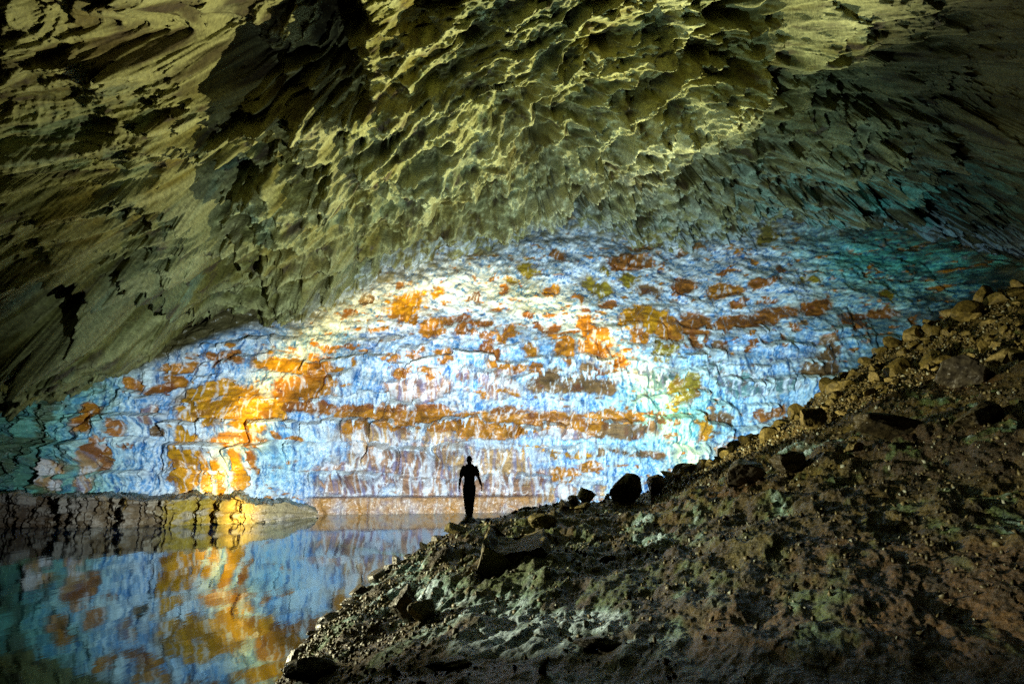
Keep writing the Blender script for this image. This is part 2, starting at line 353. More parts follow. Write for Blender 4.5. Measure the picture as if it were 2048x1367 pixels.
    c = mix(c, (0.09, 0.075, 0.03), sst(8, -20, py-seam[None, :]))
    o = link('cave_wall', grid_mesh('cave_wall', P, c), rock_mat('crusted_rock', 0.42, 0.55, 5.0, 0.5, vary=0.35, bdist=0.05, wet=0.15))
    tag(o, 'tall far cave wall crusted white and blue over orange rock', 'cave wall', kind='structure')

def build_roof():
    nx, ny = 1320, 520
    px = np.linspace(-300, 2350, nx)[None, :].repeat(ny, 0)
    seam = smooth_interp(px[0], SEAM, 25)[None, :]-smooth_interp(px[:1], [(-300, 40), (150, 45), (250, 72), (430, 80), (520, 45), (640, 0)], 25)+(24*fbm(px[:1]/95, 0*px[:1], 0.5, 6, 161, 0.62)*(0.35+0.65*sst(250, 600, px[:1]))+7*fbm(px[:1]/40, 0*px[:1], 0.5, 4, 162, 0.6))
    Ys = wall_depth(px[:1], seam)
    over = 4.0*sst(480, 330, px[:1])
    t = np.linspace(-0.06, 1, ny)[:, None]
    py = seam+(-230-seam)*t
    Ytop = smooth_interp(px, [(-300, 21), (0, 24), (500, 29), (1000, 36), (1500, 36), (2048, 27), (2350, 21)], 80)
    tt = np.clip(t, 0, 1)
    inv = (1/(Ys-over))*(1-tt)+tt/Ytop
    Y = 1/inv+np.where(t < 0, -t*90, 0)
    dx, dz = ray(px, py); x = dx*Y; z = 3+dz*Y
    w_ = 0.75*z-0.62*Y; th = np.radians(30-19*sst(900, 250, px)*sst(150, 450, py)); cx0 = w_+16; s = np.cos(th)*(x+6)+np.sin(th)*cx0; q = -np.sin(th)*(x+6)+np.cos(th)*cx0
    sw_ = s+1.2*perlin(x/4, w_/4, 1.5, 101)+0.4*perlin(x/1.3, w_/1.3, 1.5, 102)
    qw = q+1.6*perlin(x/5, w_/5, 8.5, 103)+0.5*perlin(x/1.4, w_/1.4, 3.5, 104)
    a1, a2, aid = worley(sw_/6.0, qw/3.2, 111)
    c1, c2, cid = worley(sw_/2.3+0.3*aid, qw/1.25, 112)
    e1, e2, eid = worley(sw_/0.85, qw/0.5, 113)
    dense = 0.55+0.45*sst(-0.3, 0.3, perlin(x/6, Y/6, 2.2, 114))
    h = 2.0*a1**2+(aid-0.5)*2.4*sst(0, 0.3, a2-a1)+0.95*dense*c1**2+(cid-0.5)*1.0*sst(0, 0.35, c2-c1)+0.48*dense*e1**2+(eid-0.5)*0.25*sst(0, 0.4, e2-e1)
    rib = np.clip(ridged(sw_/3.4, qw/1.3, 0.2, 3, 115), 0, 2); rib2 = np.clip(ridged(sw_/1.2, qw/0.55, 0.2, 2, 116), 0, 2)
    h = h+0.55*rib**2*0.6+0.16*rib2**2*0.5
    h = h-1.5*sst(0.72, 0.9, aid)*sst(0.42, 0.2, a1)-1.0*sst(0.72, 0.85, cid)*sst(0.45, 0.2, c1)-0.35*sst(0.7, 0.8, eid)*sst(0.45, 0.2, e1)
    h = h+fbm(x/7, Y/5, 0.4, 3, 121)*1.6+fbm(s/1.1, q/0.5, z/2, 5, 122, 0.62)*0.30
    sq = qw/2.9+0.5*perlin(sw_/5, qw/3, 0.7, 171)+0.22*perlin(sw_/1.6, qw/1.2, 0.7, 172); sf = sq-np.floor(sq); si = np.floor(sq)
    h = h+(1.25+0.75*sst(800, 400, px))*(1-sf)**1.3*sst(0, 0.06, sf)*sst(-0.35, 0.3, perlin(sw_/4, si*1.7, 0.2, 173))
    sq2 = qw/1.05+0.4*perlin(sw_/2.2, qw/1.2, 0.7, 174)+0.2*perlin(sw_/0.7, qw/0.6, 0.7, 176); sf2 = sq2-np.floor(sq2)
    h = h+0.42*(1-sf2)**1.3*sst(0, 0.08, sf2)*sst(-0.3, 0.3, perlin(sw_/1.8, np.floor(sq2)*1.3, 0.4, 175))
    kb = sst(0.36, 0.04, t)*sst(900, 1150, px)
    k1, k2, kid = worley(x/1.5+0.3*perlin(x, z, Y, 177), (z*1.0+Y*0.35)/1.0, 178, 0.95)
    m1, m2, mid_ = worley(x/0.55, (z*1.0+Y*0.35)/0.45, 179, 0.95)
    h = h+kb*(1.5*(kid-0.4)*sst(0, 0.15, k2-k1)+0.45*(mid_-0.5)*sst(0, 0.2, m2-m1)+0.5*sst(0.0, 0.10, k2-k1))
    # slabs with stepped edges at the lower left
    slab = blob(px, py, 230, 640, 260, 120, 2)
    g1, g2, gid = worley((0.75*x+0.3*z)/2.0, (z-0.3*x)/2.4+0.15*x, 131, 0.95)
    h = h*(1-0.3*slab)+slab*(2.6*(gid-0.4)*sst(0, 0.12, g2-g1)+0.9*sst(0.16, 0.0, g2-g1))
    h = h-2.8*sst(0.12, 0.8, 1.1*blob(px, py, 90+0*px, 600, 70, 60)+blob(px, py, 320, 630, 85, 60)+0.2*perlin(x, z, 0, 132))
    # the smooth apron at the left, and the black vault above it
    apron = blob(px, py, 110, 230, 260, 120, 2); h = h*(1-0.75*apron)
    wpx = px+22*perlin(x/2, Y/2, z/2, 141); wpy = py+22*perlin(x/2, Y/2, z/2, 142)
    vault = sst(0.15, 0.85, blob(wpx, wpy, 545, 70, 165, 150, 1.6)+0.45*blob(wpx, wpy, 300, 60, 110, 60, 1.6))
    h = h-5.5*vault+1.2*blob(wpx, wpy, 600, 230, 90, 40)
    holes = [(1035, 235, 42, 55), (890, 40, 70, 35), (1460, 75, 90, 55), (1840, 170, 190, 50), (690, 160, 45, 40), (420, 360, 70, 35), (1500, 20, 80, 30), (1200, 60, 40, 25), (900, 160, 40, 22), (1560, 150, 40, 20), (1960, 380, 120, 60), (1640, 355, 70, 25), (700, 30, 30, 40)]
    for cx, cy, rx, ry in holes:
        h = h-2.2*sst(0.1, 0.85, blob(wpx, wpy, cx, cy, rx*1.35, ry*1.35, 1.3))
    amp = np.clip(0.5+t*8, 0.5, 1)*np.clip(1, 0, 1)
    h = h*amp*1.85
    nrm = np.array((0.08, -0.74, -0.66))
    P = np.stack([x, Y, z], -1)+h[..., None]*nrm
    # colour: olive limestone, ribs painted paler as if caught by light, teal and rust in places
    n1 = fbm(x/3, Y/2, z/3, 4, 151); n2 = fbm(s*0.8, q*1.8, z*0.8, 4, 152, 0.6); n3 = fbm(x/6, Y/5, 3.3, 3, 153)
    c = np.zeros(px.shape+(3,))+np.array((0.110, 0.102, 0.020))
    c = mix(c, (0.215, 0.215, 0.065), sst(-0.05, 0.5, n2+0.4*n1))
    c = mix(c, (0.24, 0.185, 0.035), sst(0.05, 0.5, n3+0.5*blob(px, py, 800, 440, 400, 120))*0.55)
    c = mix(c, (0.13, 0.16, 0.085), sst(0.05, 0.5, -n3)*0.6)
    c = mix(c, (0.10, 0.26, 0.23), sst(0.3, 0.8, n1+0.6*blob(px, py, 200, 300, 300, 150)+0.5*sst(1500, 2000, px)*sst(300, 500, py))*0.35)
    c = mix(c, (0.05, 0.032, 0.022), sst(0.15, 0.6, -n2)*0.8)
    c = mix(c, (0.055, 0.040, 0.022), np.clip(vault+0.75*sst(330, 120, py+90*n3)*sst(760, 560, px), 0, 1)*0.75)  # shade of the vault and upper left, painted as a darker tone
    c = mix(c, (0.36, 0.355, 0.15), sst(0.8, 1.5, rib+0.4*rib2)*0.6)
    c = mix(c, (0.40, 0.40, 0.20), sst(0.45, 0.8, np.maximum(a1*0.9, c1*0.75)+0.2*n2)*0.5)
    c = c*(1-0.78*sst(1480, 1850, px+160*n3))[..., None]  # far right dimmed in the colour, in place of falling light
    near = sst(75, -10, seam-py+50*n2-5)*sst(560, 700, px)
    c = mix(c, (0.50, 0.60, 0.75), near*sst(-0.2, 0.4, n2))
    tl = 1.2*blob(px, py, 1680, 395, 280, 85)
    c = mix(c, (0.07, 0.38, 0.33), tl*sst(-0.1, 0.4, n2)*0.8)
    c = mix(c, (0.42, 0.42, 0.30), blob(px, py, 1330, 370, 300, 110)*0.6*sst(-0.3, 0.2, n2))
    c = mix(c, (0.02, 0.018, 0.012), kb*sst(0.07, 0.0, k2-k1)*0.9)
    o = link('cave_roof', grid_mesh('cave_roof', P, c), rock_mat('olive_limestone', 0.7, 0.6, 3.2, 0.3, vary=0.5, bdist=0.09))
    tag(o, 'scalloped olive limestone roof sweeping over the cave', 'cave roof', kind='structure')

# ------------------------------------------------------------------ bank
CREST = [(-500, 2300, 3.0), (0, 1750, 4.2), (300, 1520, 6), (450, 1440, 7), (540, 1400, 8), (590, 1352, 9), (640, 1272, 10.5), (700, 1207, 12), (760, 1155, 14), (840, 1110, 16.5), (900, 1066, 19), (935, 1044, 20.8),
         (1000, 1038, 22), (1060, 1018, 23), (1120, 1008, 24), (1200, 1004, 24.5), (1300, 985, 25.5), (1400, 944, 27), (1480, 902, 28), (1600, 822, 29), (1700, 752, 29.5), (1800, 697, 29.5),
         (1900, 652, 29), (2000, 606, 28), (2048, 584, 27.5), (2300, 486, 24), (2700, 380, 20)]
BPX = np.linspace(-500, 3500, 1800); BR = np.exp(np.linspace(math.log(0.8), math.log(64), 860))
def build_bank():
    px = BPX[None, :].repeat(len(BR), 0); r = BR[:, None].repeat(len(BPX), 1)
    cpy = smooth_interp(BPX, [(a, b) for a, b, _ in CREST], 14)[None, :]; cr = smooth_interp(BPX, [(a, c) for a, _, c in CREST], 14)[None, :]
    _, ce = ray(BPX[None, :], cpy); dxc, _ = ray(BPX[None, :], 940+0*cpy)
    zc = 3+ce*cr
    Y = r; x = dxc*Y
    zn = 1.35+0.13*np.clip(x, -8, 12)
    t = np.clip(r/cr, 0, 1); ex = smooth_interp(px, [(-500, 1.15), (1000, 1.15), (1200, 1.4), (1450, 2.0), (1800, 2.4), (2700, 2.4)], 40)
    z = zn*(1-t**ex)+zc*t**ex
    # cut back below the water on the far side
    zb = smooth_interp(px, [(-500, -2), (900, -1.6), (1050, -1.0), (1150, 0.0), (1400, 0.9), (1700, 2.2), (2100, 5.5), (2700, 8)], 40)
    beyond = np.clip(r-cr, 0, None)
    fall = smooth_interp(px, [(-500, 1.2), (700, 1.4), (900, 2.0), (1100, 4), (1400, 7), (2700, 9)], 30)
    k = sst(0, 1, np.clip(beyond/fall, 0, 1))
    z = np.where(r > cr, zc*(1-k)+zb*k, z)
    # surface relief: ripples of washed mud running up the slope, lumps and pits
    s = 0.33*x+0.95*Y; q = 0.95*x-0.33*Y
    sl = np.clip(r/14, 0.25, 1)
    qw = q+0.35*perlin(x/1.6, Y/1.6, 0.5, 201)
    rip = ridged(s*0.28, qw*0.85, 0.3, 4, 202)-0.6
    lump = fbm(x/2.6, Y/3.4, 0.1, 4, 203); fine = fbm(x*1.7, Y*0.9, 0.1, 4, 204, 0.6)
    w1, w2, wid = worley(x*1.5+0.4*perlin(x, Y, 0, 205), Y*0.8, 206)
    v1, v2, vid = worley(s*1.1+0.5*perlin(x*1.3, Y*1.3, 0, 207), qw*2.6, 208)
    u1, u2, uid = worley(s*2.6, q*5.0, 209)
    grit = fbm(s*2.2, q*5.5, 0.3, 4, 210, 0.65)
    d = (0.10*rip+0.34*lump+0.10*fine)*sl+0.12*sl*(0.5-w1)*sst(0.4, 0.8, wid)+0.08*sl*(0.5-v1)*(0.3+vid)+0.03*(0.5-u1)*(0.3+uid)+0.05*grit*sl
    d = d*(0.45+0.55*sst(0, 0.14, np.abs(r/cr-1)))
    d = d*sst(0.5, 4, r)
    z = z+d
    P = np.stack([x, Y, z], -1)
    sx, sy = project(x, Y, z)
    n1 = fbm(x/1.4, Y/2, 1.1, 4, 211); n2 = fbm(s*0.5, q*1.6, 2.1, 4, 212, 0.6); n3 = fbm(x/3, Y/4, 4.4, 3, 213)
    c = np.zeros(px.shape+(3,))+np.array((0.075, 0.060, 0.020))
    c = mix(c, (0.13, 0.115, 0.028), sst(0.0, 0.5, n1+0.3*n2))
    c = mix(c, (0.095, 0.050, 0.018), sst(0.0, 0.45, n3+0.6*sst(1250, 1700, sx)*sst(1050, 1200, sy)-0.1)*0.85)
    c = mix(c, (0.035, 0.018, 0.020), sst(0.05, 0.5, -n3+0.5*sst(1200, 1350, sy)+0.3*grit)*0.75)
    c = mix(c, (0.06, 0.16, 0.10), sst(0.15, 0.5, n2+0.75*blob(sx, sy, 1050, 1150, 260, 80))*0.75)
    c = mix(c, (0.02, 0.014, 0.012), sst(0.15, 0.6, grit-0.3*n2)*0.6)
    pale = 1.25*blob(sx, sy, 1020, 1285, 130, 30)+1.1*blob(sx, sy, 1150, 1240, 120, 24)+0.45*blob(sx, sy, 950, 1210, 120, 40)+0.5*blob(sx, sy, 800, 1180, 130, 70)+0.35*blob(sx, sy, 1330, 1300, 140, 50)+0.5*blob(sx, sy, 1600, 890, 90, 14)  # highlights on the bank, painted into its colour as pale patches
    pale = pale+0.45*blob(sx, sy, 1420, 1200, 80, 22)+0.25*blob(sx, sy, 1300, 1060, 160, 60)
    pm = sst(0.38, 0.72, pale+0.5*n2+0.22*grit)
    c = c*np.array((1.08, 0.86, 0.27))*(0.9+0.6*sst(1120, 1330, sy))[..., None]
    c = mix(c, (0.135, 0.135, 0.030), sst(-0.2, 0.4, n2+0.4*n1)*blob(sx, sy, 1330, 1060, 380, 110)*0.75)
    c = mix(c, (0.105, 0.052, 0.016), sst(0.0, 0.5, n1-0.3*n2)*blob(sx, sy, 1800, 1200, 420, 170)*0.5)
    c = mix(c, (0.30, 0.55, 0.50), sst(0.2, 0.6, pale+0.5*n2)*0.7)
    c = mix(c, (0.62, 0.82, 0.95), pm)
    c = mix(c, (0.45, 0.25, 0.09), sst(26.5, 29, r)*sst(1230, 1330, px)*sst(1560, 1460, px)*0.9)
    c = mix(c, (0.21, 0.17, 0.05), sst(20, 24, r)*0.5)
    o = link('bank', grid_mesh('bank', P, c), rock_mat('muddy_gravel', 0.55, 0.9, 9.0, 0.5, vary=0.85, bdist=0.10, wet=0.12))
    tag(o, 'dark muddy bank rising to the right', 'bank', kind='structure')
    return z
def ground(px, r):
    """ground height of the finished bank at a column px and depth r"""
    i = (px-BPX[0])/(BPX[1]-BPX[0]); j = (math.log(r)-math.log(BR[0]))/(math.log(BR[1])-math.log(BR[0]))
    i0, j0 = int(np.clip(i, 0, len(BPX)-2)), int(np.clip(j, 0, len(BR)-2)); u, v = i-i0, j-j0
    Z = BANK
    return float(Z[j0, i0]*(1-u)*(1-v)+Z[j0, i0+1]*u*(1-v)+Z[j0+1, i0]*(1-u)*v+Z[j0+1, i0+1]*u*v)
def gpos(px, r):
    return Vector(((px-1024)/FPX/math.cos(PITCH)*r*K0(px), r, ground(px, r)))
def gfind(px, py):
    """depth at which the ground of column px first rises to row py of the photograph"""
    for r in np.linspace(4, 31, 500):
        p = gpos(px, float(r))
        if project(p.x, p.y, p.z)[1] <= py: return float(r)
    return float(smooth_interp(np.array([px]), [(a, c) for a, _, c in CREST], 14)[0])
def K0(px):
    a, _ = ray(np.array([px]), np.array([940.0])); return float(a[0])/((px-1024)/FPX/math.cos(PITCH)) if abs(px-1024) > 1e-6 else 1.0

# ------------------------------------------------------------------ water and ledge
def build_water():
    P = np.zeros((2, 2, 3)); P[0, 0] = (-80, -12, 0); P[0, 1] = (80, -12, 0); P[1, 0] = (-80, 75, 0); P[1, 1] = (80, 75, 0)
    m, nt, b = new_mat('still_water'); N = nt.nodes; L = nt.links
    geo = N.new('ShaderNodeNewGeometry'); sep = N.new('ShaderNodeSeparateXYZ'); L.new(geo.outputs['Position'], sep.inputs[0])
    mp = N.new('ShaderNodeMapping'); mp.inputs['Scale'].default_value = (1.1, 0.35, 1); L.new(geo.outputs['Position'], mp.inputs[0])
    n = N.new('ShaderNodeTexNoise'); n.inputs['Scale'].default_value = 1.6; n.inputs['Detail'].default_value = 3; L.new(mp.outputs[0], n.inputs['Vector'])
    bp = N.new('ShaderNodeBump'); bp.inputs['Strength'].default_value = 0.07; bp.inputs['Distance'].default_value = 0.06
    L.new(n.outputs['Fac'], bp.inputs['Height'])
    # the water's base colour turns bluer in a band towards the far side
    shelf = N.new('ShaderNodeValToRGB'); e = shelf.color_ramp.elements
    e[0].position = 0.0; e[0].color = (0.001, 0.004, 0.006, 1); e[1].position = 1.0; e[1].color = (0.004, 0.015, 0.03, 1)
    for q, cc in ((0.30, (0.001, 0.008, 0.012)), (0.50, (0.0006, 0.004, 0.006)), (0.62, (0.001, 0.008, 0.016)), (0.74, (0.003, 0.04, 0.13)), (0.84, (0.004, 0.03, 0.09))):
        k = shelf.color_ramp.elements.new(q); k.color = (*cc, 1)
    mr = N.new('ShaderNodeMapRange'); mr.inputs['From Min'].default_value = 12; mr.inputs['From Max'].default_value = 42
    L.new(sep.outputs['Y'], mr.inputs['Value']); L.new(mr.outputs[0], shelf.inputs[0])
    L.new(shelf.outputs[0], b.inputs['Base Color'])
    b.inputs['Specular Tint'].default_value = (0.32, 0.83, 1.0, 1)
    b.inputs['Roughness'].default_value = 0.04; b.inputs['IOR'].default_value = 2.7; b.inputs['Specular IOR Level'].default_value = 0.5
    L.new(bp.outputs[0], b.inputs['Normal'])
    o = link('water', grid_mesh('water', P), m); tag(o, 'still dark pool mirroring the wall', 'water', kind='structure')

def build_ledge():
    n = 700; prof = 70
    px = np.linspace(-320, 612, n)
    wy = smooth_interp(px, [(-320, 1066), (0, 1056), (300, 1052), (500, 1046), (600, 1039), (632, 1038)], 15)
    _, b = ray(px, wy); Yf = -3.0/b
    tpy = smooth_interp(px, [(-320, 980), (0, 986), (200, 996), (400, 1000), (560, 998), (615, 1003), (632, 1012)], 10)
    tpy = tpy+8*fbm(px/45, 0*px, 0.2, 5, 310, 0.65)
    _, bt = ray(px, tpy); zt = 3+bt*Yf
    a, _ = ray(px, 1000+0*px)
    v = np.linspace(0, 1, prof)[:, None]
    fz = np.clip(v/0.62, 0, 1); back = np.clip((v-0.62)/0.38, 0, 1)
    z = -0.7+(zt[None, :]+0.7)*fz
    Y = Yf[None, :]+0.12*fz**2+back*9.0-1.3*(fbm(px/75, 0*px, 0.9, 5, 311, 0.55))[None, :]*(1-back)
    x = a[None, :]*Yf[None, :]+0*Y
    x = x+back*9*a[None, :]*0.9
    jx = x/1.7+0.45*perlin(x/1.5, z/2.2, 0, 301)
    lay = z/0.62+0.75*perlin(x/2.5, z/2, 0, 302)+0.3*perlin(x*1.3, z*1.3, 0, 307); li = np.floor(lay); fr = lay-li
    b1, b2, bid = worley(jx+li*2.3, 0.5+li, 303, 0.85)
    rough = fbm(x*1.3, z*2.2, Y*0.7, 5, 304, 0.6)
    front = 1-sst(0.0, 0.05, back)
    d = front*((bid-0.5)*0.55*sst(0, 0.25, b2-b1)-0.10*sst(0.09, 0.0, b2-b1)-0.18*sst(0.12, 0.0, np.minimum(fr, 1-fr))+0.34*rough)
    Y2 = Y-d; z2 = z+(1-front)*(0.28*rough+0.10*back)
    # close the end of the ledge against the wall
    endk = sst(560, 612, px)[None, :]
    Y2 = Y2+endk*3.0; z2 = z2-(endk*0.5+0.25*sst(440, 600, px)[None, :])*sst(0, 1, z2)
    c = np.zeros(z.shape+(3,))+np.array((0.26, 0.17, 0.09))
    sx = px[None, :]+0*z
    c = mix(c, (0.50, 0.33, 0.04), sst(300, 360, sx+40*rough)*sst(620, 480, sx))
    c = mix(c, (0.52, 0.40, 0.22), sst(400, 560, sx)*0.8)
    c = mix(c, (0.62, 0.50, 0.38), sst(0.25, 0.6, rough+bid-0.5)*0.7)
    c = mix(c, (0.09, 0.045, 0.025), sst(220, 60, sx+60*rough)*0.6)
    c = mix(c, (0.55, 0.48, 0.42), sst(0.65, 0.8, bid)*sst(250, 120, sx)*sst(0.4, 0.8, z)*0.6)
    strk = perlin(x*3.2, z*0.3, 0, 305); c = mix(c, (0.60, 0.33, 0.03), sst(0.3, 0.6, strk)*0.6); c = mix(c, (0.10, 0.06, 0.04), sst(0.3, 0.7, -strk)*0.6)
    c = c*0.72
    c = mix(c, (0.05, 0.035, 0.025), 0.5*sst(0.04, 0.0, b2-b1)*front*sst(-0.2, 0.3, rough))
    c = mix(c, (0.03, 0.02, 0.02), sst(0.07, 0.0, np.minimum(fr, 1-fr))*front*0.7*sst(-0.1, 0.4, -rough))
    topm = sst(0.0, 0.3, z2-zt[None, :]+0.12)*1.0
    swt = fbm(x*1.2, Y*1.2, 0, 4, 306)
    c = mix(c, (0.45, 0.55, 0.62), (1-front)*0.6*sst(0.0, 0.4, swt)); c = mix(c, (0.04, 0.13, 0.14), (1-front)*sst(-0.3, 0.3, -swt)*0.95)
    o = link('rock_ledge', grid_mesh('rock_ledge', np.stack([x, Y2, z2], -1), c), rock_mat('ledge_rock', 0.5, 0.6, 5.0, 0.45, vary=0.45, bdist=0.05))
    tag(o, 'low blocky golden rock ledge along the far waterline', 'rock ledge', kind='structure')

# ------------------------------------------------------------------ rocks
def rock_mesh(name, mat, seed, sub=3, cuts=9, flat=(1, 1, 1), rough=0.06, soft=0.0, keep=0.62):
    bm = bmesh.new(); bmesh.ops.create_icosphere(bm, subdivisions=sub, radius=1.0)
    P = np.array([v.co for v in bm.verts])
    rg = np.random.RandomState(seed)
    for k in range(cuts):
        n = rg.normal(size=3); n /= np.linalg.norm(n); dd = keep+rg.rand()*(0.95-keep)
        e = np.clip(P@n-dd, 0, None); P = P-(1-soft)*e[:, None]*n
    off = rg.rand(3)*50
    rr = fbm(P[:, 0]*1.6+off[0], P[:, 1]*1.6+off[1], P[:, 2]*1.6+off[2], 4, seed)
    P = P*(1+rough*rr[:, None]*2)
    P = P*np.array(flat)
    for v, p in zip(bm.verts, P): v.co = p
    me = bpy.data.meshes.new(name); bm.to_mesh(me); bm.free()
    me.polygons.foreach_set('use_smooth', np.full(len(me.polygons), soft > 0.2))
    me.materials.append(mat)
    return me
def put(name, me, loc, size, rot, label, cat, group=None):
    o = bpy.data.objects.new(name, me); COL.objects.link(o)
    o.location = loc; o.scale = size; o.rotation_euler = rot
    return tag(o, label, cat, group)

def build_rocks():
    ol = rock_mat('olive_stone', 0.6, 0.5, 3.0, 0.4, ((0.07, 0.055, 0.014), (0.21, 0.165, 0.045)), 0.4, 0.05)
    dk = rock_mat('wet_dark_stone', 0.4, 0.5, 3.0, 0.5, ((0.05, 0.042, 0.035), (0.13, 0.11, 0.07)), 0.4, 0.05, 0.2)
    tn = rock_mat('tan_stone', 0.6, 0.5, 3.0, 0.4, ((0.14, 0.105, 0.03), (0.32, 0.26, 0.10)), 0.35, 0.05)
    br = rock_mat('muddy_stone', 0.55, 0.6, 3.0, 0.45, ((0.022, 0.017, 0.009), (0.085, 0.065, 0.026)), 0.4, 0.05, 0.1)
    var_o = [rock_mesh('rubble_stone', ol, 400+i, 3, 14, (1, 0.75+0.03*i, 0.5+0.05*i), 0.05, 0, 0.38) for i in range(10)]
    var_t = [rock_mesh('rubble_stone', tn, 450+i, 3, 14, (1, 0.7, 0.5+0.08*i), 0.05, 0, 0.36) for i in range(5)]
    var_d = [rock_mesh('shore_stone', dk, 480+i, 3, 12, (1, 0.85, 0.55+0.04*i), 0.06, 0.05, 0.42) for i in range(7)]
    rg = random.Random(5)
    def crest_r(px): return float(smooth_interp(np.array([px]), [(a, c) for a, _, c in CREST], 14)[0])
    # the named boulders: column, row of the foot, half width, height (both in pixels), depth/width, turn
    B = [
        (1254, 1006, 32, 66, 0.8, 0.4, br, 541, 0.12, 'largest upright dark boulder standing on the crest of the bank'),
        (1312, 992, 19, 42, 0.9, 1.1, dk, 512, 0.15, 'smaller dark boulder just right of the largest upright boulder'),
        (1174, 1001, 20, 30, 0.9, 0.2, tn, 513, 0.0, 'pale pyramid-shaped rock left of the largest upright boulder'),
        (1214, 990, 7, 12, 0.9, 0.3, dk, 514, 0.0, 'small dark stone tucked between pyramid rock and largest boulder'),
        (1092, 1060, 33, 30, 1.1, 0.1, ol, 515, 0.5, 'smooth low oval boulder sunk in the bank behind the dark slab'),
        (1492, 968, 46, 52, 0.7, 0.1, dk, 516, 0.2, 'broad black boulder at the foot of the rubble slope'),
        (1590, 948, 52, 42, 0.6, 0.3, br, 517, 0.15, 'long low black boulder right of the broad black one'),
        (1640, 862, 30, 52, 0.8, 0.8, tn, 518, 0.0, 'tilted tan boulder jutting from the middle of the rubble slope'),
        (1978, 768, 58, 64, 0.8, 0.15, dk, 519, 0.25, 'huge dark boulder near the right edge of the slope'),
        (1800, 875, 70, 48, 0.6, 0.1, br, 520, 0.15, 'dark flat boulder low on the slope, left of and below the huge one'),
        (1990, 850, 60, 50, 0.6, 0.3, br, 521, 0.15, 'dark low boulder directly below the huge right-hand one'),
        (818, 1250, 33, 66, 0.9, 0.4, br, 522, 0.15, 'dark rounded boulder in the near shore below the slab'),
        (848, 1250, 16, 46, 2.0, -0.5, ol, 523, 0.0, 'thin leaning stone resting against the near rounded boulder'),
        (1195, 1302, 56, 20, 0.8, 0.1, br, 524, 0.6, 'low dark rock just below the pale painted highlight'),
        (905, 1338, 44, 18, 0.8, 0.5, br, 525, 0.6, 'low dark rock left of the pale painted highlight'),
        (640, 1372, 46, 40, 0.9, 0.9, br, 526, 0.15, 'black flat rock at the nearest corner of the shore'),
        (1210, 1122, 22, 12, 0.8, 0.4, br, 527, 0.6, 'low dark stone alone on the middle of the bank'),
        (905, 1070, 26, 22, 1.0, 0.4, ol, 528, 0.3, 'olive shelf rock at the water edge left of the person'),
        (1352, 958, 10, 12, 0.9, 0.4, dk, 529, 0.0, 'little dark stone beside the dry twigs'),
        (1148, 1010, 14, 18, 0.9, 0.4, dk, 530, 0.0, 'dark angular stone left of the pyramid rock'),
        (1126, 1016, 13, 18, 0.9, 1.4, dk, 531, 0.0, 'dark wedge stone at the left end of the crest stones'),
        (1164, 1020, 17, 13, 0.9, 0.2, ol, 532, 0.0, 'flat tilted stone in front of the pyramid rock'),
        (1715, 905, 20, 22, 0.8, 0.6, tn, 533, 0.0, 'single pale stone lying below the rubble on the dark slope'),
    ]
    for px, py, hw, ht, dep, rz, mt, sd, soft, lab in B:
        r = gfind(px, py); k = r/FPX*1.02
        sx_, sz_ = hw*k*1.12, ht*k*0.62
        me = rock_mesh('boulder', mt, sd, 5, 16, (1, dep, sz_/sx_), 0.08, min(soft, 0.12), 0.42)
        p = gpos(px, r)
        put('boulder', me, (p.x, p.y+0.5*sx_*dep, p.z+ht*k*0.42), (sx_, sx_, sx_), (0.12*rg.uniform(-1, 1), 0.14*rg.uniform(-1, 1), rz), lab, 'boulder')
    # the undercut slab below the person: a block with a pointed corner and a black front
    bm = bmesh.new()
    prof = [(-1.0, -0.55), (-0.86, 0.35), (-0.72, 0.92), (-0.62, 0.86), (-0.50, 0.55), (-0.2, 0.46), (0.15, 0.44), (0.55, 0.62), (1.0, 0.80), (1.15, 0.3), (1.0, -0.55)]
    nz = 9
    vs = []
    for j in range(nz):
        y = -0.5+j/(nz-1.0)*2.2
        vs.append([bm.verts.new((a*1.0, y, b+(0.05*j if b > 0 else 0))) for a, b in prof])
    for j in range(nz-1):
        for i in range(len(prof)-1):
            bm.faces.new((vs[j][i], vs[j][i+1], vs[j+1][i+1], vs[j+1][i]))
    bm.faces.new(vs[0][::-1]); bm.faces.new(vs[-1])
    bmesh.ops.triangulate(bm, faces=bm.faces[:]); bmesh.ops.subdivide_edges(bm, edges=bm.edges[:], cuts=3, use_grid_fill=True)
    for v in bm.verts:
        n = 0.16*float(fbm(np.array([v.co.x*1.6]), np.array([v.co.y*1.6]), np.array([v.co.z*1.6]), 4, 77)[0])
        v.co += Vector((n, n*0.8, n*0.8))
    me = bpy.data.meshes.new('slab'); bm.to_mesh(me); bm.free(); me.materials.append(ol)
    me.polygons.foreach_set('use_smooth', np.full(len(me.polygons), True))
    p = gpos(1020, 11.2)
    put('slab', me, (p.x, p.y, p.z-0.08), (0.54, 0.7, 0.52), (-0.05, 0, -0.05), 'big undercut slab with a pointed corner below the person', 'slab')
    # pedestal
    p = gpos(937, 20.8)
    me = rock_mesh('pedestal_rock', dk, 540, 4, 12, (1, 1, 1), 0.06, 0.2, 0.5)
    put('pedestal_rock', me, (p.x, p.y, p.z-0.10), (0.34, 0.36, 0.34), (0, 0.1, 0.3), 'dark rock under the feet of the person', 'rock')
    # shore stones, one after another along the water edge
    edge = [(856, 1085, .27), (878, 1095, .24), (868, 1108, .16), (800, 1128, .25), (822, 1116, .17), (766, 1145, .28), (790, 1140, .14), (728, 1176, .26), (712, 1196, .12), (672, 1232, .20),
            (650, 1262, .11), (620, 1315, .16), (604, 1338, .12), (1085, 1018, .20), (1072, 1026, .15), (1050, 1026, .22), (1020, 1036, .14), (1100, 1022, .18), (1115, 1012, .17), (975, 1040, .12)]
